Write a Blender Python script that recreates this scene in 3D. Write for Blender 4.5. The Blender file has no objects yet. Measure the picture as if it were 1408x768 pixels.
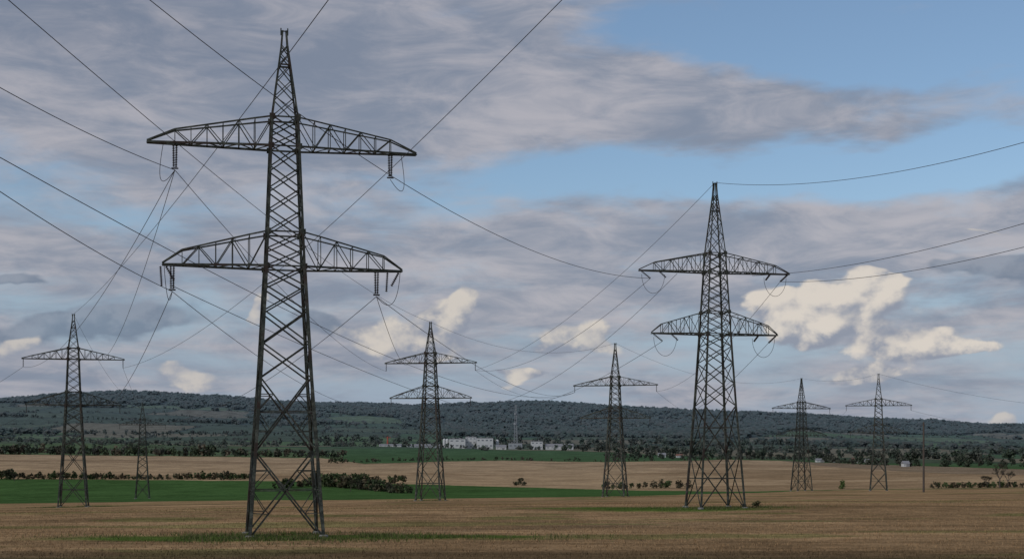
import bpy, math, random
import numpy as np
from mathutils import Vector, Matrix
ZOOM=None
random.seed(7); rng=np.random.default_rng(7)
F=1955.0; HY=624.0; CZ=7.3
scene=bpy.context.scene
def W(px,py,d): return Vector(((px-704)/F*d, d, CZ+(HY-py)/F*d))
def link(o,parent=None):
    scene.collection.objects.link(o)
    if parent: o.parent=parent
    return o

# ---------------------------------------------------------------- noise
def _h(ix,iy,s=0.0):
    n=np.sin(ix*127.1+iy*311.7+s*74.7)*43758.5453
    return n-np.floor(n)
def vnoise(x,y,s=0.0):
    ix=np.floor(x);iy=np.floor(y);fx=x-ix;fy=y-iy
    fx=fx*fx*(3-2*fx);fy=fy*fy*(3-2*fy)
    a=_h(ix,iy,s);b=_h(ix+1,iy,s);c=_h(ix,iy+1,s);d=_h(ix+1,iy+1,s)
    return (a*(1-fx)+b*fx)*(1-fy)+(c*(1-fx)+d*fx)*fy
def fbm(x,y,o=4,s=0.0):
    r=0;a=.5;t=0
    for i in range(o):
        r=r+a*vnoise(x*2**i,y*2**i,s+i);t+=a;a*=.5
    return r/t

# ---------------------------------------------------------------- terrain heights
DT=np.array([100,127,198,260,331,363,415,500,587,650,750,900,1200,1500,2000,2500,3200,4000,4800,5500.])
YL=[767,735,705,702,698,696,694,692,690.5,689,677,657,638,624,611,604,590,572,557]
YM=[767,735,697,692,688,686,684,682,679,676,668,660,645,632,618,612,603,588,567]
YR=[767,735,694,687,681,679,676,674,671.5,669,664,655,643,636,628,620,612,604,595]
RX=[-400,0,60,180,300,400,450,550,650,720,780,850,950,1040,1100,1200,1300,1408,1800]
RY=[556,549,544,539,545,551,553,555,557,552,556,561,566,570,571,578,584,589,596]
def zbase(x,d):
    dc=np.maximum(d,100.0)
    px=704+F*x/dc
    yl=np.interp(dc,DT[:-1],YL);ym=np.interp(dc,DT[:-1],YM);yr=np.interp(dc,DT[:-1],YR)
    yy=np.where(px<700,yl+(ym-yl)*np.clip(px/700,0,1),ym+(yr-ym)*np.clip((px-700)/708,0,1))
    ry=np.interp(px,RX,RY)
    t=np.clip((dc-4800)/700,0,1)
    yy=yy*(1-t)+ry*t
    z=(HY-yy)/F*np.minimum(dc,5500)
    far=np.clip((dc-5500)/2500,0,1)
    z=z*(1-0.7*far)
    return z
rows=np.concatenate([np.linspace(-80,88,16),np.geomspace(92,600,260),np.geomspace(603,6200,400),np.geomspace(6300,14000,24)])
cols=np.linspace(-0.78,0.78,800)
RR,CC=np.meshgrid(rows,cols,indexing='ij')
XX=CC*(RR+90)
ZZ=zbase(XX,RR)
k=np.ones(13)/13
for _ in range(2):
    P=np.pad(ZZ,((6,6),(0,0)),mode='edge'); ZZ=np.apply_along_axis(lambda v:np.convolve(v,k,'valid'),0,P)
    P=np.pad(ZZ,((0,0),(6,6)),mode='edge'); ZZ=np.apply_along_axis(lambda v:np.convolve(v,k,'valid'),1,P)
amp=np.interp(RR,[0,100,600,1500,3000,5000,6500],[.25,.25,.35,1.5,9,20,20])
ZZ+= (fbm(XX/400,RR/400,4,1.0)-.5)*amp*np.where(RR>1500,2.2,1)+ (fbm(XX/25,RR/25,3,2.)-.5)*.35*np.clip(RR/200,.4,1)
ZZ+=CZ
def gz(x,d):
    return float(gzv(np.array([float(x)]),np.array([float(d)]))[0])
def gzv(x,d):
    i=np.interp(d,rows,np.arange(len(rows))); j=np.clip((x/(d+90)+.78)/1.56*(len(cols)-1),0,len(cols)-1.001)
    i=np.clip(i,0,len(rows)-1.001); i0=i.astype(int);j0=j.astype(int);a=i-i0;b=j-j0
    return (ZZ[i0,j0]*(1-b)+ZZ[i0,j0+1]*b)*(1-a)+(ZZ[i0+1,j0]*(1-b)+ZZ[i0+1,j0+1]*b)*a

# ---------------------------------------------------------------- field map (world x, distance)
TAN=np.array([.37,.26,.152]);STUB=np.array([.30,.195,.103]);GREEN=np.array([.055,.108,.034])
FOR=np.array([.033,.047,.032]);BRN=np.array([.15,.11,.07])
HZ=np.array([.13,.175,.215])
def haze(col,d):  # aerial haze painted into the vertex colours, bluer with distance
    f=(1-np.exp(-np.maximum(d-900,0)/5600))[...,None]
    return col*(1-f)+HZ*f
def cells(x,d):
    w=fbm(x/500,d/500,3,9.)-.5
    cx=(x*.94+d*.12)/330+w*.5; cd=(d*.97-x*.2)/330+w*.35
    idd=np.floor(cd);ic=np.floor(cx+.5*(idd%2))
    r=_h(ic,idd,5.)
    fx=(cx+.5*(idd%2));fx=fx-np.floor(fx);fy=cd-np.floor(cd)
    border=(np.minimum(fx,1-fx)<.02)|(np.minimum(fy,1-fy)<.03)
    return r,border
def forestmask(x,d):
    px=704+F*x/np.maximum(d,100)
    n=fbm(x/350,d/350,4,4.)
    left=np.interp(px,[-300,0,100,300,450,560,620,1000,1100,1408],[5000,4900,4850,4800,4600,4000,3150,3150,4000,4400])
    m=(d+ (n-.5)*1000>left)
    m|=(d>2600)&(n>.68)
    return m&(d<5900)
def fieldcol(x,d):
    dc=np.maximum(d,100);px=704+F*x/dc
    dd=dc*(1+.02*(fbm(x/30,d/60,3,3.)-.5))
    e1=np.interp(px,[0,330,450,700,830,1000,1100,1408],[520,500,450,430,440,520,590,620])
    e2=np.interp(px,[0,330,440,600,700,830,1000,1100,1408],[900,880,860,800,740,680,600,610,630])
    e3=np.interp(px,[0,440,500,700,830,1000,1408],[1500,1500,1330,1500,1450,1600,1150])
    e4=np.interp(px,[0,440,700,830,1000,1408],[2300,1900,2000,1950,1650,1250])
    col=np.empty(x.shape+(3,))
    r,b=cells(x,dc)
    pal=np.array([[.06,.105,.04],[.09,.14,.05],[.055,.09,.04],[.17,.145,.09],[.08,.10,.05],[.11,.15,.065],[.06,.08,.04]])
    col[:]=pal[(r*6.999).astype(int)]
    col[b]=[.04,.052,.034]
    fm=forestmask(x,dc)
    col[fm]=FOR
    m=dd<e4; col[m]=(GREEN*.95)
    m=(dd<e4)&(px<470); col[m]=np.array([.085,.125,.045])
    m=(dd<e4)&(px<470)&(fbm(x/180,d/90,2,17.)>.54); col[m]=np.array([.07,.09,.045])
    m=dd<e3; col[m]=TAN
    nn=fbm(x/200,d/120,4,7.)
    m2=(dd<e3)&(nn>.56); col[m2]=TAN*np.array([.78,.76,.74])
    eb=np.interp(px,[1050,1150,1300,1408,1800],[1600,1250,1020,960,900])
    m=(dd<e3)&(dd>eb); col[m]=BRN*1.5
    m=dd<e2; col[m]=GREEN
    m=dd<e1; col[m]=STUB
    v=fbm(x/22,d/9,4,11.)
    g=np.clip((v-.60)*6,0,.45)*(dd<e1)
    v2=fbm(x/60+3,d/14,4,14.)
    tint=1+ (v2-.5)*.8*(dd<e1)
    col=col*tint[...,None]
    def blob(cx,cd,sx,sd,k):
        return k*np.exp(-((x-cx)/sx)**2-((d-cd)/sd)**2)
    gg=blob(-20,124,17,3.2,1.9)+blob(-6,126,9,2.,1.7)+blob(22,193,14,6,2.0)+blob(-28,121,10,2.,1.7)+blob(-100,333,12,9,.9)+blob(4,180,4,4,.8)+blob(14,200,14,4,1.6)
    gg=np.clip(gg*(.45+1.0*fbm(x/3,d/3,3,12.))-.25,0,.95)
    g=np.maximum(g,gg*(dd<e1))[...,None]
    col=col*(1-g)+np.array([.07,.115,.024])*g
    s=np.clip((109+5*fbm(x/12,d/6,2,8.)-d)/7,0,1)[...,None]*.7
    col=col*(1-s)+np.array([.085,.062,.035])*s
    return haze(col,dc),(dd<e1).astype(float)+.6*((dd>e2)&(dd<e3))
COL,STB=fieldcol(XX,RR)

def mesh_np(name,V,Fc,n,col=None,smooth=False):
    me=bpy.data.meshes.new(name)
    V=np.asarray(V,dtype=np.float32);Fc=np.asarray(Fc,dtype=np.int32)
    me.vertices.add(len(V));me.vertices.foreach_set('co',V.ravel())
    me.loops.add(Fc.size);me.loops.foreach_set('vertex_index',Fc.ravel())
    me.polygons.add(len(Fc));me.polygons.foreach_set('loop_start',np.arange(0,Fc.size,n,dtype=np.int32))
    me.polygons.foreach_set('loop_total',np.full(len(Fc),n,dtype=np.int32))
    me.update(calc_edges=True)
    if smooth: me.polygons.foreach_set('use_smooth',np.ones(len(Fc),dtype=bool))
    if col is not None:
        a=me.color_attributes.new('Col','FLOAT_COLOR','POINT')
        a.data.foreach_set('color',np.concatenate([col,np.ones((len(col),1))],1).astype(np.float32).ravel())
    me.validate(); return me

# ---------------------------------------------------------------- materials
class NT:
    def __init__(s,tree): s.t=tree
    def n(s,typ,**kw):
        nd=s.t.nodes.new(typ)
        for k_,v in kw.items(): setattr(nd,k_,v)
        return nd
    def put(s,sock,v):
        if isinstance(v,bpy.types.NodeSocket): s.t.links.new(v,sock)
        else: sock.default_value=v
    def m(s,op,a,b=None,c=None,clamp=False):
        nd=s.n('ShaderNodeMath',operation=op,use_clamp=clamp)
        for i,v in enumerate((a,b,c)):
            if v is not None: s.put(nd.inputs[i],v)
        return nd.outputs[0]
    def mix(s,f,a,b,typ='MIX'):
        nd=s.n('ShaderNodeMix',data_type='RGBA',blend_type=typ)
        s.put(nd.inputs[0],f)
        for i,v in ((6,a),(7,b)):
            if not isinstance(v,bpy.types.NodeSocket): v=(*v,1) if len(v)==3 else v
            s.put(nd.inputs[i],v)
        return nd.outputs[2]
    def sm(s,v,lo,hi,a=0.,b=1.):
        nd=s.n('ShaderNodeMapRange',interpolation_type='SMOOTHSTEP')
        s.put(nd.inputs[0],v)
        for i,q in ((1,lo),(2,hi),(3,a),(4,b)): s.put(nd.inputs[i],q)
        return nd.outputs[0]
    def noise(s,vec,scale,detail=4,rough=.5,dist=0.,w=None):
        nd=s.n('ShaderNodeTexNoise')
        if w is not None:
            ad=s.n('ShaderNodeVectorMath',operation='ADD');s.put(ad.inputs[0],vec);ad.inputs[1].default_value=(w*3.1,w*1.7,w*2.3);vec=ad.outputs[0]
        s.put(nd.inputs['Vector'],vec)
        nd.inputs['Scale'].default_value=scale;nd.inputs['Detail'].default_value=detail
        nd.inputs['Roughness'].default_value=rough;nd.inputs['Distortion'].default_value=dist
        return nd.outputs[0]
    def comb(s,x,y,z):
        nd=s.n('ShaderNodeCombineXYZ')
        for i,v in enumerate((x,y,z)): s.put(nd.inputs[i],v)
        return nd.outputs[0]
def newmat(name,rough=.9):
    m=bpy.data.materials.new(name);m.use_nodes=True
    t=NT(m.node_tree);b=m.node_tree.nodes['Principled BSDF']
    b.inputs['Roughness'].default_value=rough
    b.inputs['Specular IOR Level'].default_value=.2
    return m,t,b
# ground
gm,t,b=newmat('field_ground',1.0)
b.inputs['Specular IOR Level'].default_value=.0
geo=t.n('ShaderNodeNewGeometry');pos=geo.outputs['Position']
ca=t.n('ShaderNodeAttribute',attribute_name='Col').outputs['Color']
sa=t.n('ShaderNodeAttribute',attribute_name='stub').outputs['Fac']
mp=t.n('ShaderNodeMapping');t.put(mp.inputs[0],pos);mp.inputs['Scale'].default_value=(.10,1.0,1.0);mp.inputs['Rotation'].default_value=(0,0,.05)
r1=t.noise(mp.outputs[0],.9,4,.65)
r2=t.noise(mp.outputs[0],.12,3,.6)
n1=t.noise(pos,.035,4,.6); n2=t.noise(pos,2.5,5,.75); n3=t.noise(pos,.35,4,.6)
f=t.m('MULTIPLY',t.sm(r1,.3,.7,.72,1.28),t.sm(r2,.3,.7,.8,1.2))
f=t.m('ADD',t.m('MULTIPLY',t.m('SUBTRACT',f,1.),sa),1.)
f=t.m('MULTIPLY',f,t.sm(n1,.3,.7,.8,1.2))
f=t.m('MULTIPLY',f,t.sm(n2,.25,.75,.55,1.45))
f=t.m('MULTIPLY',f,t.sm(n3,.25,.75,.78,1.22))
c=t.mix(1.,ca,t.comb(f,f,f),'MULTIPLY')
c=t.mix(t.m('MULTIPLY',t.sm(n3,.55,.75),.25),c,t.mix(1.,c,(1.0,.85,.65),'MULTIPLY'))
t.put(b.inputs['Base Color'],c)
bp=t.n('ShaderNodeBump');bp.inputs['Strength'].default_value=.6;bp.inputs['Distance'].default_value=.12
t.put(bp.inputs['Height'],n2);t.put(b.inputs['Normal'],bp.outputs[0])
R,Cn=XX.shape
idx=np.arange(R*Cn).reshape(R,Cn)
quads=np.stack([idx[:-1,:-1],idx[:-1,1:],idx[1:,1:],idx[1:,:-1]],-1).reshape(-1,4)
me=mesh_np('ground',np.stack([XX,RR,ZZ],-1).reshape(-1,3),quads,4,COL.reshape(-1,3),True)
sa_=me.attributes.new('stub','FLOAT','POINT');sa_.data.foreach_set('value',STB.ravel().astype(np.float32))
me.materials.append(gm);link(bpy.data.objects.new('ground',me))

# foliage material
fm_,t,b=newmat('foliage',.9);b.inputs['Specular IOR Level'].default_value=.05
ca=t.n('ShaderNodeAttribute',attribute_name='Col').outputs['Color']
t.put(b.inputs['Base Color'],ca)

def foliage(name,items,nleaf,leaf,parent=None,var=1.,upn=0.):
    """items: array rows x,y,z(base),rx,h,r,g,b"""
    it=np.asarray(items,float);n=len(it)
    nsub=7
    th=rng.uniform(0,2*np.pi,(n,nsub));rr=rng.uniform(.1,.75,(n,nsub));zz=rng.uniform(.22,.82,(n,nsub));sr=rng.uniform(.28,.5,(n,nsub))
    lum=1+(rng.uniform(.6,1.45,(n,nsub))-1)*var
    which=rng.integers(0,nsub,(n,nleaf));ar=np.arange(n)[:,None]
    g=rng.normal(size=(n,nleaf,3));g/=np.linalg.norm(g,axis=2,keepdims=True);g*=rng.uniform(.45,1.,(n,nleaf,1))
    s=sr[ar,which]
    rx=it[:,3][:,None];h=it[:,4][:,None]
    taper=1-.35*zz[ar,which]
    X=it[:,0][:,None]+rx*(np.cos(th[ar,which])*rr[ar,which]*taper+g[...,0]*s)
    Y=it[:,1][:,None]+rx*(np.sin(th[ar,which])*rr[ar,which]*taper+g[...,1]*s)
    Zl=zz[ar,which]+g[...,2]*s*.6
    Z=it[:,2][:,None]+h*np.clip(Zl,0.,2)
    cen=np.stack([X,Y,Z],-1)
    nrm=rng.normal(size=(n,nleaf,3));nrm/=np.linalg.norm(nrm,axis=2,keepdims=True)
    nrm=nrm*(1-upn)+np.array([0,-.55,.8])*upn
    a=np.cross(nrm,rng.normal(size=(n,nleaf,3)));a/=np.linalg.norm(a,axis=2,keepdims=True)
    bb=np.cross(a,nrm);bb/=np.linalg.norm(bb,axis=2,keepdims=True)
    ls=(leaf*np.minimum(rx,h*.6)*rng.uniform(.6,1.3,(n,nleaf)))[...,None]
    a=a*ls;bb=bb*ls*.75
    V=np.stack([cen-a,cen+bb*.9,cen+a,cen-bb],2).reshape(-1,3)
    q=np.arange(len(V)).reshape(-1,4)
    c=it[:,5:8][:,None,:]*(lum[ar,which]*(1+(rng.uniform(.8,1.2,(n,nleaf))-1)*var))[...,None]
    c=np.repeat(c.reshape(-1,3),4,0)
    me=mesh_np(name,V,q,4,c);me.materials.append(fm_)
    return link(bpy.data.objects.new(name,me),parent)
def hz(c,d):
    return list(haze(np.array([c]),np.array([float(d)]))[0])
def row(pts,step,h0,h1,pal,spread=4,gap=0.,wr=.6):
    out=[]
    for (p0,d0),(p1,d1) in zip(pts[:-1],pts[1:]):
        a=Vector(((p0-704)/F*d0,d0));b_=Vector(((p1-704)/F*d1,d1));L=(b_-a).length;n=max(1,int(L/step))
        for i in range(n):
            if random.random()<gap: continue
            q=a.lerp(b_,(i+random.random())/n);x=q.x+random.uniform(-spread,spread)*.5;y=q.y+random.uniform(-spread,spread)
            m=float(vnoise(np.array(x/25.),np.array(y/25.),31.))
            if m<gap*.8: continue
            h=h0+(h1-h0)*min(1,max(0,m*.8+random.uniform(-.2,.45)));c=random.choice(pal)
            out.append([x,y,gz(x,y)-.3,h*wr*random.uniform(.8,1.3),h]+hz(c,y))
    return out
PB=[(.065,.08,.04),(.08,.072,.045),(.06,.08,.035),(.10,.082,.05),(.07,.095,.04)]
PD=[(.055,.072,.04),(.066,.072,.045),(.062,.062,.042)]
foliage('hedgerow',row([(-250,890),(345,900)],1.7,2.,6.,PB,3,.02),100,.22)
foliage('hedgerow',row([(-250,1520),(200,1505),(470,1530)],3.2,5,13,PD+PB,8,.03),80,.24)
foliage('hedgerow',row([(380,760),(445,800),(505,720),(560,655)],1.8,2.,6.5,PB+PD,4,.05)+row([(430,800),(500,740)],2.5,5,9,PB,5)+row([(445,850),(560,830)],3,3,6,PB,5,.2),130,.2)
foliage('hedgerow',row([(828,690),(950,690)],2.,2.,5.,PB,3,.08),120,.2)
foliage('hedgerow',row([(700,770),(728,770)],3,2,5,PB,2,.1),130,.2)
foliage('hedgerow',row([(450,1330),(560,1450),(700,1520),(840,1470),(1000,1620),(1130,1600)],4,1.5,6,PB,6,.2),70,.24)
foliage('hedgerow',row([(1280,640),(1700,645)],1.5,2,4.,PB,3,.02),120,.2)
foliage('tree_line',row([(1120,1500),(1240,1300),(1500,1200)],5,4,9,PD,12,.15)+row([(1190,1500),(1700,1350)],6,8,17,PD,30,.1)+row([(850,1750),(1300,1750)],5,6,12,PD,20,.1)+row([(830,1650),(1120,1560)],5,4,9,PD,10,.1),100,.22)
foliage('tree_line',row([(430,2120),(1050,2150)],7,6,13,PD,40,.12)+row([(440,2620),(1100,2650)],8,9,18,PD,70,.1)+row([(780,1950),(1000,1900)],7,8,14,PD,30,.1)+row([(1000,2300),(1600,1900)],8,8,16,PD,90,.2)+row([(-200,2350),(440,2300)],7,5,11,PD,20,.1)+row([(-200,3050),(450,3150)],9,6,12,PD,30,.2)+row([(-200,3900),(500,3700)],10,6,12,PD,40,.2),50,.28,None,.6,.45)
N=90000
d=rng.uniform(1900,5000,N);u=rng.uniform(-.5,.5,N);x=u*d
_,bo=cells(x,d);k_=bo&~forestmask(x,d);x=x[k_][:2600];d=d[k_][:2600];h=rng.uniform(4,9,len(x))
def far_items(x,d,h,pal,wr=.55):
    c=np.array(pal)[rng.integers(0,len(pal),len(x))]
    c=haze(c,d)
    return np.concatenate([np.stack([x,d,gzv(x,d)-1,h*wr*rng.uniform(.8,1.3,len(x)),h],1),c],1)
foliage('hedgerow',far_items(x,d,h,PD,.7),20,.4,None,.5,.6)
N=90000
d=np.sqrt(rng.uniform(2500**2,5650**2,N));x=rng.uniform(-.5,.5,N)*d
k_=forestmask(x,d);x=x[k_];d=d[k_];sel=rng.permutation(len(x))[:16000];x=x[sel];d=d[sel]
PF=[(.042,.06,.036),(.052,.06,.038),(.038,.053,.034),(.062,.06,.04)]
foliage('forest',far_items(x,d,rng.uniform(11,16,len(x)),PF,.8),18,.55,None,.3,.82)
x=rng.uniform(-.48,.48,2600);d=rng.uniform(5350,5650,2600);x=x*d
foliage('forest',far_items(x,d,rng.uniform(8,16,len(x))*np.clip(.4+fbm(x/300,d/300,2,3.),.3,1.2),PF,.8),18,.5,None,.3,.8)

def bush(name,px,d,r,h,c,n=260,leaf=.16):
    x=(px-704)/F*d;foliage(name,[[x,d,gz(x,d)-.1,r,h]+list(c)],n,leaf)
bush('shrub',1158,640,2.6,4.2,(.07,.10,.035))
bush('shrub',1040,195,.95,1.1,(.06,.06,.03),500,.12)
bush('shrub',1024,197,.7,.7,(.07,.065,.035),300,.12)
bush('shrub',718,765,3,4.4,(.065,.065,.04))
bush('shrub',305,880,4,6,(.07,.07,.042));bush('shrub',12,880,4.6,8,(.055,.058,.035))

# ---------------------------------------------------------------- stubble straw & grass
def blades(name,x,d,h,w,col):
    n=len(x);z=gzv(x,d);ang=rng.uniform(0,np.pi,n);lx=rng.normal(0,.35,n)*h;ly=rng.normal(0,.35,n)*h
    dx=np.cos(ang)*w;dy=np.sin(ang)*w
    V=np.stack([np.stack([x-dx,d-dy,z-.02],1),np.stack([x+dx,d+dy,z-.02],1),np.stack([x+lx,d+ly,z+h],1)],1).reshape(-1,3)
    me=mesh_np(name,V,np.arange(len(V)).reshape(-1,3),3,np.repeat(col,3,0));me.materials.append(fm_)
    link(bpy.data.objects.new(name,me))
N=170000
d=88+rng.random(N)**1.5*190;x=rng.uniform(-.45,.45,N)*(d+20)
c,_=fieldcol(x,d);c=c*rng.uniform(.55,1.6,(N,1));h=rng.uniform(.05,.2,N)
kk=(vnoise(x/3.,d/.8,21.)+rng.random(N)*.5)>.6
blades('stubble_straw',x[kk],d[kk],h[kk],.035,c[kk])
gx=[];gd=[]
for cx,cd,sx,sd,n in ((-20.3,123.5,5.5,3.5,8000),(-14,124.5,12,2.,4000),(28.3,196,5,2.5,5000),(-102,331,5,4,3000),(-21,366,5,4,1500),(30,415,5,4,1500)):
    gx.append(rng.normal(cx,sx,n));gd.append(rng.normal(cd,sd,n))
gx=np.concatenate(gx);gd=np.concatenate(gd)
kk=(fbm(gx/2.5,gd/2.5,2,41.)+rng.random(len(gx))*.2)>.58;gx=gx[kk];gd=gd[kk]
pal=np.array([[.065,.11,.024],[.10,.135,.035],[.18,.15,.08],[.085,.10,.035]])
blades('grass_patch',gx,gd,rng.uniform(.1,.42,len(gx)),.035,pal[rng.integers(0,4,len(gx))])

# ---------------------------------------------------------------- pylons
sm_,t,b=newmat('weathered_steel',.7);b.inputs['Metallic'].default_value=.1
tc=t.n('ShaderNodeTexCoord').outputs['Object']
a=t.noise(tc,1.3,4,.7);r=t.noise(tc,.45,3,.6,0,3.);q=t.noise(tc,5,3,.7,0,7.)
c=t.mix(t.sm(a,.45,.68),(.04,.045,.037),(.115,.122,.10))
c=t.mix(t.m('MULTIPLY',t.sm(r,.5,.64),.8),c,(.05,.031,.025))
c=t.mix(t.m('MULTIPLY',t.sm(q,.6,.72),.4),c,(.18,.18,.145))
t.put(b.inputs['Base Color'],c)
im_,t,b=newmat('insulator_glaze',.3);b.inputs['Specular IOR Level'].default_value=.4
tc=t.n('ShaderNodeTexCoord').outputs['Object'];t.put(b.inputs['Base Color'],t.mix(t.noise(tc,3,3),(.02,.014,.012),(.04,.03,.028)))
cm_,t,b=newmat('concrete',.9);tc=t.n('ShaderNodeTexCoord').outputs['Object'];t.put(b.inputs['Base Color'],t.mix(t.noise(tc,4,5,.7),(.16,.155,.14),(.28,.27,.25)))
wm_,t,b=newmat('conductor_metal',.6);b.inputs['Metallic'].default_value=.2
tc=t.n('ShaderNodeTexCoord').outputs['Object'];t.put(b.inputs['Base Color'],t.mix(t.noise(tc,.2,3),(.04,.04,.045),(.08,.08,.09)))

class MB:
    def __init__(s): s.v=[];s.f=[]
    def bar(s,p,q,w,hint=None):
        p=Vector(p);q=Vector(q);dr=q-p
        if dr.length<1e-4: return
        dr.normalize();up=Vector(hint) if hint else Vector((0,0,1))
        if abs(dr.dot(up))>.97: up=Vector((1,0,0)) if abs(dr.x)<.9 else Vector((0,1,0))
        u=dr.cross(up).normalized();v=u.cross(dr).normalized()
        tt=.2*w;o=len(s.v);prof=[(0,0),(w,0),(w,tt),(tt,tt),(tt,w),(0,w)]
        for e in (p,q):
            for (i,j) in prof: s.v.append(e+u*(i-w/2)+v*(j-w/2))
        for i in range(6):
            j=(i+1)%6;s.f.append((o+i,o+j,o+6+j,o+6+i))
        s.f.append(tuple(o+i for i in range(5,-1,-1)));s.f.append(tuple(o+6+i for i in range(6)))
    def tube(s,path,rad,n=8):
        o=len(s.v)
        for k,(p,r_) in enumerate(zip(path,rad)):
            a=path[max(k-1,0)];b_=path[min(k+1,len(path)-1)];dr=(Vector(b_)-Vector(a))
            dr=dr.normalized() if dr.length>1e-6 else Vector((0,0,1))
            u=dr.cross(Vector((.31,.95,.02))).normalized();v=dr.cross(u)
            for i in range(n):
                an=2*math.pi*i/n;s.v.append(Vector(p)+u*math.cos(an)*r_+v*math.sin(an)*r_)
        for k in range(len(path)-1):
            for i in range(n):
                j=(i+1)%n;s.f.append((o+k*n+i,o+k*n+j,o+(k+1)*n+j,o+(k+1)*n+i))
        s.f.append(tuple(o+i for i in range(n-1,-1,-1)));s.f.append(tuple(o+(len(path)-1)*n+i for i in range(n)))
    def box(s,c,x,y,z):
        o=len(s.v);c=Vector(c)
        for dz in (-1,1):
            for dx,dy in ((-1,-1),(1,-1),(1,1),(-1,1)): s.v.append(c+Vector((dx*x/2,dy*y/2,dz*z/2)))
        for f in ((3,2,1,0),(4,5,6,7),(0,1,5,4),(1,2,6,5),(2,3,7,6),(3,0,4,7)): s.f.append(tuple(o+i for i in f))
    def obj(s,name,mat,parent=None):
        me=bpy.data.meshes.new(name);me.from_pydata([tuple(v) for v in s.v],[],s.f);me.materials.append(mat);me.update()
        return link(bpy.data.objects.new(name,me),parent)
def insul(mb,p,q,r=.13,n=11):
    p=Vector(p);q=Vector(q);path=[];rad=[]
    for i in range(n):
        a=i/n
        for da,rr in ((.0,.045),(.35/n,.05),(.45/n,r),(.75/n,r*.8),(.9/n,.045)):
            path.append(p.lerp(q,a+da));rad.append(rr)
    path.append(q);rad.append(.04);mb.tube(path,rad,8)
K=45/692
Wp=([0,215,367,531,572,672,692],[98,68,51,38,34.5,8,5])
hw=lambda h:float(np.interp(h,Wp[0],Wp[1]))*K/2
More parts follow.
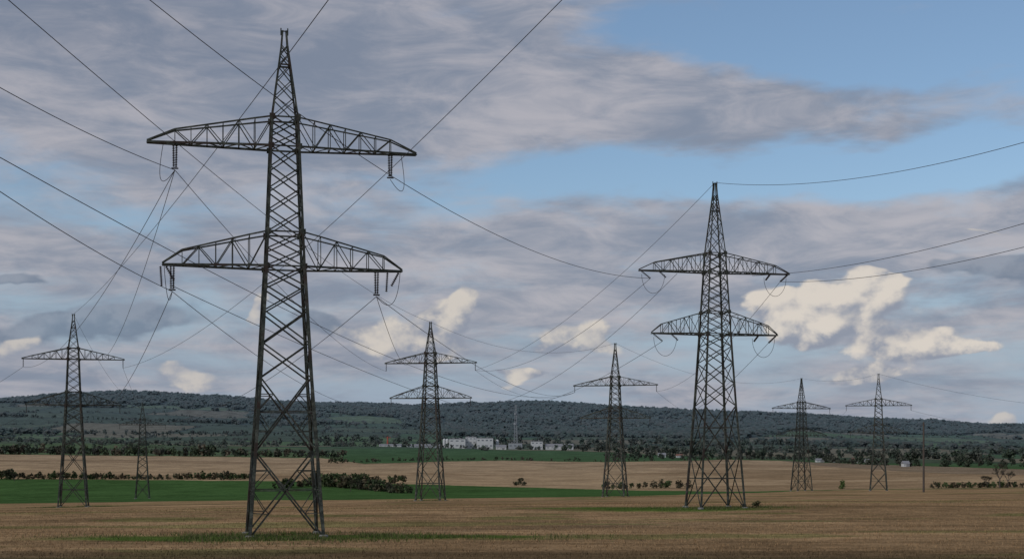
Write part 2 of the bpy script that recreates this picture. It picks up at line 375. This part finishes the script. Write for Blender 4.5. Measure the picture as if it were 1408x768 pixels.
def pylon(px,topy,d,rot,thick=1.,tension=True,ins=True,hL=367,hU=531,aU=1.,aL=1.,bow=1.,wid=1.):
    x=(px-704)/F*d;zb=gz(x,d);topz=CZ+(HY-topy)/F*d;sc=(topz-zb)/45.0
    root=bpy.data.objects.new('transmission_tower',None);root.location=(x,d,zb);root.rotation_euler=(0,0,rot);root.scale=(sc,)*3;link(root)
    M=Matrix.Translation((x,d,zb))@Matrix.Rotation(rot,4,'Z')@Matrix.Scale(sc,4)
    mb=MB();T=thick
    rm=lambda h:float(np.interp(h,[0,367,417,531,572,692],[0,hL,hL+47,hU,hU+40,692]))
    hw_=lambda h:hw(h)*wid
    lv=[0,115,215,262,306,340,367,392,417,446,475,503,531,551,572,600,624,645,660,672,692]
    cor=lambda h,i:Vector(((-1,1,1,-1)[i]*hw_(h),(-1,-1,1,1)[i]*hw_(h),rm(h)*K))
    for a,b_ in zip(lv[:-1],lv[1:]):
        wl_=(.30 if a<367 else .22 if a<572 else .15)*T
        wb_=(.15 if a<215 else .13 if a<367 else .115 if a<572 else .08)*T
        for i in range(4):
            mb.bar(cor(a,i)+(Vector((0,0,-.15)) if a==0 else Vector()),cor(b_,i),wl_,(0,1,0) if i<2 else (1,0,0))
            j=(i+1)%4
            if b_<=672:
                mb.bar(cor(a,i),cor(b_,j),wb_);mb.bar(cor(a,j),cor(b_,i),wb_*.97)
            if b_ in (367,417,531,572,645): mb.bar(cor(b_,i),cor(b_,j),.14*T)
            if a in (0,115):
                s_=hw_(a)/(hw_(a)+hw_(b_));hx=a+(b_-a)*s_
                X=(cor(a,i).lerp(cor(b_,j),s_))
                mb.bar(cor(hx,i),X,.1*T);mb.bar(X,cor(hx,j),.1*T)
                if d>150: continue
                for (m0,m1,l) in ((i,j,i),(j,i,j)):
                    q1=cor(a,m0).lerp(X,.5);mb.bar(q1,cor(a+(hx-a)*.52,l),.08*T);mb.bar(q1,cor(hx,l),.08*T)
                    q2=X.lerp(cor(b_,m0),.5);mb.bar(q2,cor(hx+(b_-hx)*.5,l),.08*T);mb.bar(q2,cor(hx,l),.08*T)
    for h in (367,417,531,572):
        for i in range(4):
            c_=cor(h,i);mb.box(c_+Vector((0,(-.03 if i<2 else .03),0)),.5*T,.10,.5*T)
    mb.bar((-.35,0,45.),(.35,0,45.),.1*T);mb.bar((-.3,0,44.6),(-.3,0,45.25),.1*T);mb.bar((.3,0,44.6),(.3,0,45.25),.1*T)
    att={'T':M@Vector((0,0,45.1))}
    ib=MB();jb=MB()
    for tag,hb,ht,L,kx,kh,n in (('U',531,572,183*K*aU,.80,18*K,7),('L',367,417,163*K*aL,.84,20*K,6)):
        zb_=rm(hb)*K;zt=rm(ht)*K;wB=hw_(hb);wT=hw_(ht)
        lin=(zt-zb_)*(1-kx);kh=lin+(kh-lin)*bow
        for sd in (-1,1):
            bn=[];tn=[]
            kxx=L*kx
            fr=[ (i/(n-1))*(kxx-wB)/(L-wB) for i in range(n)]+[1.]
            for i,f in enumerate(fr):
                xx=wB+(L-wB)*f;y=wB*(1-f)+.22*f
                if xx<=kxx+1e-6: g=(xx-wB)/(kxx-wB);z=zt+(zb_+kh-zt)*g
                else: z=zb_+.14
                yt=(wT*(1-f)+.16*f)
                bn.append((sd*xx,y,zb_));tn.append((sd*(xx if i else wT),yt,z))
            my=lambda p:(p[0],-p[1],p[2])
            for s_ in (0,1):
                B=[my(p) if s_ else p for p in bn];Tn=[my(p) if s_ else p for p in tn]
                for i in range(n):
                    mb.bar(B[i],B[i+1],.18*T);mb.bar(Tn[i],Tn[i+1],.13*T)
                    if i<n-1:
                        if i%2==0: mb.bar(Tn[i],B[i+1],.08*T)
                        else: mb.bar(B[i],Tn[i+1],.08*T)
                    if i>0: mb.bar(B[i],Tn[i],.07*T)
            for i in range(n):
                mb.bar(bn[i+1],my(bn[i+1]),.1*T);mb.bar(tn[i+1],my(tn[i+1]),.07*T)
                mb.bar(bn[i],my(bn[i+1]),.08*T) if i%2 else mb.bar(my(bn[i]),bn[i+1],.08*T)
            if tag=='U': xs=sd*L*.80
            else: xs=sd*L*(.92 if sd<0 else .78)
            if not tension:
                bot=Vector((xs,0,zb_-2.35))
                insul(ib,(xs-.12,-.05,zb_-.15),(xs-.1,-.05,zb_-2.1),.13,13)
                insul(ib,(xs+.14,.05,zb_-.15),(xs+.1,.05,zb_-2.1),.13,13)
                ib.tube([(xs-.3,0,zb_-2.2),(xs+.3,0,zb_-2.2)],[.07,.07],6)
                if tag=='L':
                    tp=sd*L*.97;insul(ib,(tp,0,zb_-.15),(tp-sd*.7,-.3,zb_-1.4),.13,8)
                    insul(ib,(xs+sd*1.0,0,zb_-.15),(xs+sd*.9,0,zb_-1.9),.13,10)
                tp=sd*L*.985;P0=Vector((tp-sd*(1.2 if tag=='U' else 0),.1,zb_-.1));P1=Vector((tp-sd*.3,.1,zb_-(5.2 if tag=='U' else 4.6)));P2=bot
                pts=[P0*(1-f)**2+P1*2*f*(1-f)+P2*f*f for f in np.linspace(0,1,15)]
                jb.tube(pts,[.028]*len(pts),5)
                att[tag+('L' if sd<0 else 'R')]=M@bot
            else:
                tp=sd*L*.97
                e1=Vector((tp-sd*1.2,-.4,zb_-1.1))
                if ins:
                    insul(ib,(tp,-.1,zb_-.1),e1,.15,8);insul(ib,(tp-sd*2.6,-.1,zb_-.1),(tp-sd*3.4,-.5,zb_-.95),.15,7)
                    pts=[(tp-sd*(.1+1.65*(1-math.cos(a))),.1,zb_-.5-2.6*math.sin(a)) for a in np.linspace(0,math.pi,17)]
                    jb.tube(pts,[.03]*len(pts),5)
                else:
                    insul(ib,(tp,0,zb_-.1),(tp,0,zb_-1.9),.16,7)
                att[tag+('L' if sd<0 else 'R')]=M@(e1 if ins else Vector((tp,0,zb_-1.9)))
            att[tag+('l' if sd<0 else 'r')]=M@Vector((sd*L*.5,0,zb_-.3))
    mb.obj('lattice_steelwork',sm_,root);ib.obj('insulators',im_,root);jb.obj('jumper_loops',wm_,root)
    fb=MB()
    for i in range(4):
        c_=cor(0,i);fb.tube([c_+Vector((0,0,-.8)),c_+Vector((0,0,.12)),c_+Vector((0,0,.2))],[.42,.42,.34],12)
    fb.obj('concrete_footings',cm_,root)
    return att
T1=pylon(391,43,127,math.radians(13),1.0,False)
T2=pylon(983,252,198,math.radians(12),.95,hL=370,hU=502,aU=.925,aL=.87)
T3=pylon(101,432,331,math.radians(12),1.15,True,False,aU=.97,bow=.35,aL=1.02)
T4=pylon(592,443,363,math.radians(-10),1.2,True,False,hL=398,hU=534,bow=.35)
T5=pylon(846,472,415,math.radians(-16),1.25,True,False,hL=356,hU=503,aU=1.06,bow=.35)
T6=pylon(1102,520,587,math.radians(14),1.3,True,False,hL=340,hU=507,aU=1.07,aL=1.04,bow=.5)
T7=pylon(1208,514,570,math.radians(-12),1.3,True,False,hL=345,hU=505,aU=1.05,aL=1.03,bow=.5)
T8=pylon(196,553,652,math.radians(10),1.2,True,False,bow=.5,aU=.9)

# ---------------------------------------------------------------- wires
wb=MB()
def wire(p,q,sag,r=.03,n=40):
    p=Vector(p);q=Vector(q);pts=[]
    for i in range(n+1):
        f=i/n;c_=p.lerp(q,f);c_.z-=sag*4*f*(1-f);pts.append(c_)
    wb.tube(pts,[r]*(n+1),5)
wire(W(-150,-140,70),T4['T'],3)
wire(W(60,-120,80),T2['UL'],5)
wire(W(-250,-30,70),T1['UL'],.8)
wire(W(-250,75,70),T5['UL'],7)
wire(W(-250,85,70),T1['LL'],.8)
wire(W(540,-120,75),T3['T'],2)
wire(W(900,-130,80),T3['UR'],5)
wire(T1['UL'],T3['UL'],5);wire(T1['UL'],T3['Ur'],4)
wire(T1['LL'],T3['Lr'],3.5)
wire(T1['UL'],T4['UL'],3);wire(T1['LL'],T4['LL'],4)
wire(T1['LR'],T4['Ul'],2);wire(T1['LR'],T5['UL'],4);wire(T1['LL']+Vector((0,0,.5)),T5['LL'],4)
wire(T1['LR'],T3['LR'],6)
wire(T2['T'],T4['UR'],4);wire(T2['T'],W(1600,135,110),2.5)
wire(T2['Ur'],W(1600,245,110),1.6);wire(T2['UR'],W(1600,285,110),1.6)
wire(T2['UL'],T4['UR'],4);wire(T2['LL'],T4['LR'],4);wire(T2['Ul'],T4['LR'],5)
wire(T2['UR'],T5['UR'],3.5);wire(T2['LR'],T5['LR'],3.5)
wire(T4['T'],T5['T'],5);wire(T4['UR'],T5['UL'],4)
wire(T5['UR'],T6['UL'],8,.03);wire(T5['T'],T6['T'],6,.03)
wire(T6['T'],T7['T'],2,.03);wire(T6['UR'],T7['UL'],2,.03);wire(T6['LR'],T7['LL'],2,.03)
wire(T7['T'],W(1700,560,520),6,.04);wire(T7['UR'],W(1700,590,520),6,.04);wire(T7['LR'],W(1700,600,520),5,.04)
wire(T3['UL'],W(-250,620,300),3,.036);wire(T3['LL'],W(-250,650,300),3,.036)
wire(T3['T'],T8['T'],6,.03);wire(T3['UR'],T8['UR'],6,.03)
wb.obj('power_lines',wm_)

# ---------------------------------------------------------------- wooden pole
pm_,t,b=newmat('wood',.9);tc=t.n('ShaderNodeTexCoord').outputs['Object'];t.put(b.inputs['Base Color'],t.mix(t.noise(tc,2,5),(.06,.048,.04),(.12,.10,.085)))
d=480;x=(1270-704)/F*d;zb=gz(x,d);hh=CZ+(HY-580)/F*d-zb
pb=MB();pb.tube([(0,0,-.5),(0,0,hh*.5),(0,0,hh)],[.36,.31,.26],10);pb.tube([(0,0,hh),(0,0,hh+.1)],[.26,.14],10);pb.bar((-.6,0,hh-1.),(.6,0,hh-1.),.18)
o=pb.obj('utility_pole',pm_);o.location=(x,d,zb)

# ---------------------------------------------------------------- buildings
def plain(name,c1,c2,rough=.7,sc=.15):
    m,t,b=newmat(name,rough);tc=t.n('ShaderNodeTexCoord').outputs['Object'];t.put(b.inputs['Base Color'],t.mix(t.noise(tc,sc,5,.6),c1,c2));return m
wh=plain('white_render',(.5,.51,.51),(.65,.65,.64));gy=plain('grey_cladding',(.3,.32,.34),(.4,.42,.44));gl=plain('window_glass',(.16,.18,.2),(.2,.22,.24),.3)
rf=plain('roof_sheet',(.2,.2,.21),(.28,.28,.29));rd=plain('red_tile',(.2,.09,.07),(.26,.12,.09));redp=plain('red_paint',(.35,.08,.06),(.4,.1,.08));mg=plain('mast_grey',(.2,.22,.24),(.28,.3,.32))
def building(name,px0,px1,d,ytop,roof='flat',wall=None,roofm=None,depth=22):
    x0=(px0-704)/F*d;x1=(px1-704)/F*d;w=x1-x0;cx=(x0+x1)/2;zb=gz(cx,d);h=max(4,CZ+(HY-ytop)/F*d-zb)
    root=bpy.data.objects.new(name,None);root.location=(cx,d,zb-1);link(root);h+=1
    a=MB();eh=h if roof=='flat' else h*.62
    a.box((0,0,eh/2),w,depth,eh);a.obj('walls',wall or wh,root)
    g=MB();nf=max(1,int(eh/6));nw=max(3,int(w/6))
    for fl in range(nf):
        for i in range(nw): g.box((-w/2+(i+.5)*w/nw,-depth/2-.02,1+(fl+.6)*(eh-1)/nf),w/nw*.5,.16,(eh-1)/nf*.22)
    g.obj('windows',gl,root)
    dr=MB();dr.box((w*.2,-depth/2-.1,2.2),3,.3,2.8);dr.obj('door',rf,root)
    r_=MB()
    if roof=='flat':
        r_.box((0,0,eh+.3),w+.8,depth+.8,.6)
        for i in range(2): r_.box((-w*.25+i*w*.4,0,eh+1.1),w*.12,4,1.0)
    else:
        o=[(-w/2-.4,-depth/2-.4,eh+.01),(w/2+.4,-depth/2-.4,eh+.01),(w/2+.4,depth/2+.4,eh+.01),(-w/2-.4,depth/2+.4,eh+.01),(-w/2-.4,0,h),(w/2+.4,0,h)]
        r_.v=[Vector(v) for v in o];r_.f=[(0,1,5,4),(2,3,4,5),(0,4,3),(1,2,5),(3,2,1,0)]
    r_.obj('roof',roofm or rf,root);return root
D=2100
building('factory_hall',618,640,D,603);building('factory_hall',640.5,655,D+20,600.5,wall=wh);building('factory_hall',655.5,678,D-10,602)
building('warehouse',560,606,D,610,'gable',depth=30,wall=gy);building('warehouse',522,552,D,610,'gable',wall=wh,roofm=rf)
building('office_block',730,746,D,606.5,wall=wh);building('warehouse',750,788,D,609.5,'gable',wall=wh);building('apartment_block',699,718,D,609,wall=gy)
building('warehouse',682,696,D-60,611,'gable',wall=wh)
for p0,p1,dd_,y in ((1122,1132,1480,631),(1141,1149,1480,630),(1172,1184,1450,629),(1188,1196,1450,631),(1241,1249,1280,633),(905,915,1700,622),(930,938,1700,624)):
    building('house',p0,p1,dd_,y,'gable',wh,rd if (p0//10)%2 else rf,9)
for p in (611,615,684):
    x=(p-704)/F*D;zb=gz(x,D);s_=MB();s_.tube([(0,0,-1),(0,0,12),(0,0,13.5),(0,0,14)],[2.2,2.2,1.6,.4],16);o=s_.obj('storage_silo',wh);o.location=(x,D,zb)
x=(533-704)/F*D;zb=gz(x,D);s_=MB();s_.tube([(0,0,-1),(0,0,8),(0,0,14),(0,0,15)],[1.3,1.1,.9,.3],12);s_.bar((-3,0,13),(5,0,13),.6);s_.bar((0,0,15),(5,0,13),.3);o=s_.obj('tower_crane',redp);o.location=(x,D,zb)
x=(709-704)/F*D;zb=gz(x,D);hm=CZ+(HY-556)/F*D-zb
root=bpy.data.objects.new('radio_mast',None);root.location=(x,D,zb);link(root)
s_=MB();n=14
for i in range(n):
    z0=hm*i/n;z1=hm*(i+1)/n
    w0=4.2*(1-z0/hm)+1.2;w1=4.2*(1-z1/hm)+1.2
    c0=[Vector((sx*w0/2,sy*w0/2,z0)) for sx,sy in ((-1,-1),(1,-1),(1,1),(-1,1))];c1=[Vector((sx*w1/2,sy*w1/2,z1)) for sx,sy in ((-1,-1),(1,-1),(1,1),(-1,1))]
    for k2 in range(4):
        s_.bar(c0[k2],c1[k2],.9);s_.bar(c0[k2],c1[(k2+1)%4],.5);s_.bar(c0[(k2+1)%4],c1[k2],.49)
s_.obj('lattice',mg,root)
s_=MB();s_.tube([(0,0,hm*.55),(0,0,hm*.59)],[3.,3.],14);s_.tube([(0,0,hm*.78),(0,0,hm*.81)],[2.4,2.4],14);s_.obj('platforms',mg,root)

# ---------------------------------------------------------------- bare trees
def bare_tree(px,d,H,seed,twig=(.05,.047,.03)):
    random.seed(seed);x=(px-704)/F*d;zb=gz(x,d)
    root=bpy.data.objects.new('tree',None);root.location=(x,d,zb);link(root);tb=MB();tips=[]
    def br(p,dr,L,r,lv):
        q=p+dr*L;mid=p.lerp(q,.5)+Vector((random.uniform(-1,1),random.uniform(-1,1),0))*L*.06
        tb.tube([p,mid,q],[r,r*.8,r*.6],5)
        if lv==0: tips.append(q);return
        for i in range(3 if lv>1 else 4):
            nd=(dr+Vector((random.uniform(-1,1),random.uniform(-1,1),random.uniform(-.25,.7)))*.75).normalized()
            br(p.lerp(q,random.uniform(.6,1)),nd,L*random.uniform(.6,.8),r*.55,lv-1)
    br(Vector((0,0,-.3)),Vector((0,0,1)),H*.3,H*.025,4)
    tb.obj('trunk_and_limbs',pm_,root)
    it=[[q.x,q.y,q.z-.4,.9,1.0]+list(twig) for q in tips]
    foliage('crown',it,9,.22,root)
bare_tree(1375,620,15,3);bare_tree(1386,640,11,5);bare_tree(1358,640,8,9,(.05,.045,.03))
bare_tree(482,700,8,12);bare_tree(20,870,8,14)

# ---------------------------------------------------------------- sun, sky
SE,SA=math.radians(34),math.radians(-125)
sd=Vector((math.cos(SE)*math.sin(SA),math.cos(SE)*math.cos(SA),math.sin(SE)))
sl=bpy.data.lights.new('sun','SUN');sl.energy=1.4;sl.angle=math.radians(10);sl.color=(1,.94,.87)
so=link(bpy.data.objects.new('sun',sl));so.rotation_euler=(-sd).to_track_quat('-Z','Y').to_euler()
w=bpy.data.worlds.new('World');scene.world=w;w.use_nodes=True
try:
    w.cycles.sampling_method='MANUAL';w.cycles.sample_map_resolution=256
except Exception: pass
tr=w.node_tree;tr.nodes.clear();t=NT(tr)
out=t.n('ShaderNodeOutputWorld');bg=t.n('ShaderNodeBackground');bg.inputs['Strength'].default_value=.1
sky=t.n('ShaderNodeTexSky',sky_type='NISHITA');sky.sun_disc=False;sky.sun_elevation=SE;sky.sun_rotation=SA;sky.air_density=1.0;sky.dust_density=.6;sky.ozone_density=1.5
tc=t.n('ShaderNodeTexCoord').outputs['Generated']
sp=t.n('ShaderNodeSeparateXYZ');t.put(sp.inputs[0],tc);X,Y,Z=sp.outputs
hl=t.m('MAXIMUM',t.m('SQRT',t.m('ADD',t.m('MULTIPLY',X,X),t.m('MULTIPLY',Y,Y))),.05)
A=t.m('ARCTAN2',X,Y);E=t.m('DIVIDE',Z,hl)
wn=t.n('ShaderNodeTexNoise');t.put(wn.inputs['Vector'],t.comb(A,t.m('MULTIPLY',E,2.2),0.));wn.inputs['Scale'].default_value=9;wn.inputs['Detail'].default_value=4;wn.inputs['Roughness'].default_value=.6
ws=t.n('ShaderNodeSeparateXYZ');t.put(ws.inputs[0],wn.outputs['Color'])
Aw=t.m('ADD',A,t.m('MULTIPLY',t.m('SUBTRACT',ws.outputs[0],.5),.10))
Ew=t.m('ADD',E,t.m('MULTIPLY',t.m('SUBTRACT',ws.outputs[1],.5),.05))
def blob(px,py,sx,sy,amp,a=None,e=None):
    a=a or Aw;e=e or Ew
    a0=math.atan((px-704)/F);e0=(HY-py)/F*math.cos(a0)
    u=t.m('DIVIDE',t.m('SUBTRACT',a,a0),sx/F);v=t.m('DIVIDE',t.m('SUBTRACT',e,e0),sy/F)
    return t.m('MULTIPLY',t.m('EXPONENT',t.m('MULTIPLY',t.m('ADD',t.m('MULTIPLY',u,u),t.m('MULTIPLY',v,v)),-1.)),amp)
def total(lst):
    r=lst[0]
    for q in lst[1:]: r=t.m('ADD',r,q)
    return r
zz=t.m('ADD',t.m('MAXIMUM',Z,0.),.10)
plane=t.comb(t.m('DIVIDE',X,zz),t.m('DIVIDE',Y,zz),0.)
s1=t.noise(plane,.85,6,.6,.3,1.3)
st=t.comb(A,t.m('MULTIPLY',E,3.4),.0)
s2=t.noise(st,8.,6,.58,.25,2.1)
cov=t.m('ADD',t.m('MULTIPLY',s1,.5),t.m('MULTIPLY',s2,.5))
bias=total([blob(1280,50,420,70,-.34),blob(1420,190,240,40,-.10),blob(880,245,380,36,-.22),blob(1200,225,260,30,-.12),
            blob(220,290,280,36,-.10),blob(600,290,200,40,-.04),
            blob(330,80,560,170,.24),blob(960,135,340,34,.17),blob(1250,150,180,22,.06),blob(700,350,700,50,.08),blob(1300,310,300,36,.1),blob(150,370,400,50,.06)])
cov=t.m('ADD',cov,bias)
mask=t.sm(cov,.38,.58)
skyc=sky.outputs[0]
hzf=t.sm(E,.02,.20,.9,.10)
base=t.mix(hzf,t.mix(1.,skyc,(1.0,1.08,1.12),'MULTIPLY'),(2.9,3.6,4.75))
s3=t.noise(st,14,6,.62,.5,5.2);s4=t.noise(plane,1.9,5,.6,.2,8.1)
sh=t.m('ADD',t.m('MULTIPLY',s3,.6),t.m('MULTIPLY',s4,.4))
cc=t.mix(t.sm(sh,.36,.66),(2.25,2.6,3.35),(4.5,4.35,4.7))
dk=total([blob(250,60,460,110,.5),blob(1400,150,100,30,.3),blob(120,20,200,60,.25)])
cc=t.mix(t.m('MINIMUM',dk,.8),cc,t.mix(1.,cc,(.78,.80,.84),'MULTIPLY'))
c=t.mix(t.m('MULTIPLY',mask,.93),base,cc)
cn=t.noise(t.comb(A,t.m('MULTIPLY',E,1.25),0.),26,6,.6,.1,3.3)
cn2=t.noise(t.comb(t.m('ADD',A,-.005),t.m('MULTIPLY',t.m('ADD',E,.007),1.25),0.),26,4,.6,.1,3.3)
# cauliflower billows
def billow(da,de):
    v=t.n('ShaderNodeTexVoronoi',feature='SMOOTH_F1');v.inputs['Scale'].default_value=42;v.inputs['Smoothness'].default_value=.35
    wv=t.m('MULTIPLY',t.m('SUBTRACT',cn,.5),.03)
    t.put(v.inputs['Vector'],t.comb(t.m('ADD',t.m('ADD',A,da),wv),t.m('MULTIPLY',t.m('ADD',t.m('ADD',E,de),wv),1.2),0.))
    return v.outputs['Distance']
bv=billow(0.,0.);bv2=billow(-.004,.006)
def cumulus(c,blobs,colD,colL,k=.9,op=.95,lo=.38,hi=.62,bl=.45):
    dn=total([blob(*q,1.) for q in blobs])
    dn=t.m('ADD',dn,t.m('MULTIPLY',t.m('SUBTRACT',cn,.5),k))
    if bl: dn=t.m('ADD',dn,t.m('MULTIPLY',t.m('SUBTRACT',.42,bv),bl))
    mk=t.sm(dn,lo,hi)
    lit=t.m('ADD',t.m('MULTIPLY',t.m('SUBTRACT',cn,cn2),3.5),.42)
    if bl: lit=t.m('ADD',lit,t.m('MULTIPLY',t.m('SUBTRACT',bv2,bv),1.8))
    vert=total([blob(q[0],q[1]-q[3]*.45,q[2]*.9,q[3]*.8,1.) for q in blobs])
    lit=t.m('ADD',t.m('MULTIPLY',lit,.6),t.m('MULTIPLY',vert,.38),clamp=True)
    return t.mix(t.m('MULTIPLY',mk,op),c,t.mix(t.sm(lit,.12,.88),colD,colL))
c=cumulus(c,[(215,440,95,40),(70,455,80,24),(1330,370,90,16),(1400,385,60,20),(20,372,50,8),(430,440,40,30)],(1.6,2.05,2.8),(2.5,2.9,3.6),.8,.8,.36,.68,.2)
c=cumulus(c,[(1150,432,115,50),(1095,408,60,26),(1180,395,35,20),(1290,480,65,20),(1195,515,50,14)],(2.7,3.0,3.7),(7.0,6.4,5.7),.7,.94)
c=cumulus(c,[(622,425,42,26),(520,468,90,34),(600,480,50,16),(800,462,56,34),(715,520,50,14)],(2.7,3.0,3.7),(6.4,5.9,5.3),.7,.9)
c=cumulus(c,[(250,520,50,16),(50,475,32,12),(1345,312,45,6),(1380,570,26,8),(350,420,16,26)],(2.9,3.2,3.9),(5.8,5.4,5.0),.8,.85,.36,.68,.3)
c=t.mix(t.sm(Z,-.06,-.005,1.,0.),c,(1.2,1.15,1.0))
tr.links.new(c,bg.inputs[0]);tr.links.new(bg.outputs[0],out.inputs[0])

# ---------------------------------------------------------------- camera
cd=bpy.data.cameras.new('camera');cam=link(bpy.data.objects.new('camera',cd));cam.location=(0,0,CZ);cam.rotation_euler=(math.pi/2,0,0)
cd.sensor_width=36;cd.lens=F/1408*36;cd.shift_y=(HY-384)/1408;cd.clip_start=.5;cd.clip_end=40000
if ZOOM:
    zk,zx,zy=ZOOM;cd.lens*=zk;cd.shift_x=(zx-704)/1408*zk;cd.shift_y=(HY-zy)/1408*zk
scene.camera=cam
scene.view_settings.view_transform='Standard';scene.view_settings.look='None';scene.view_settings.exposure=0
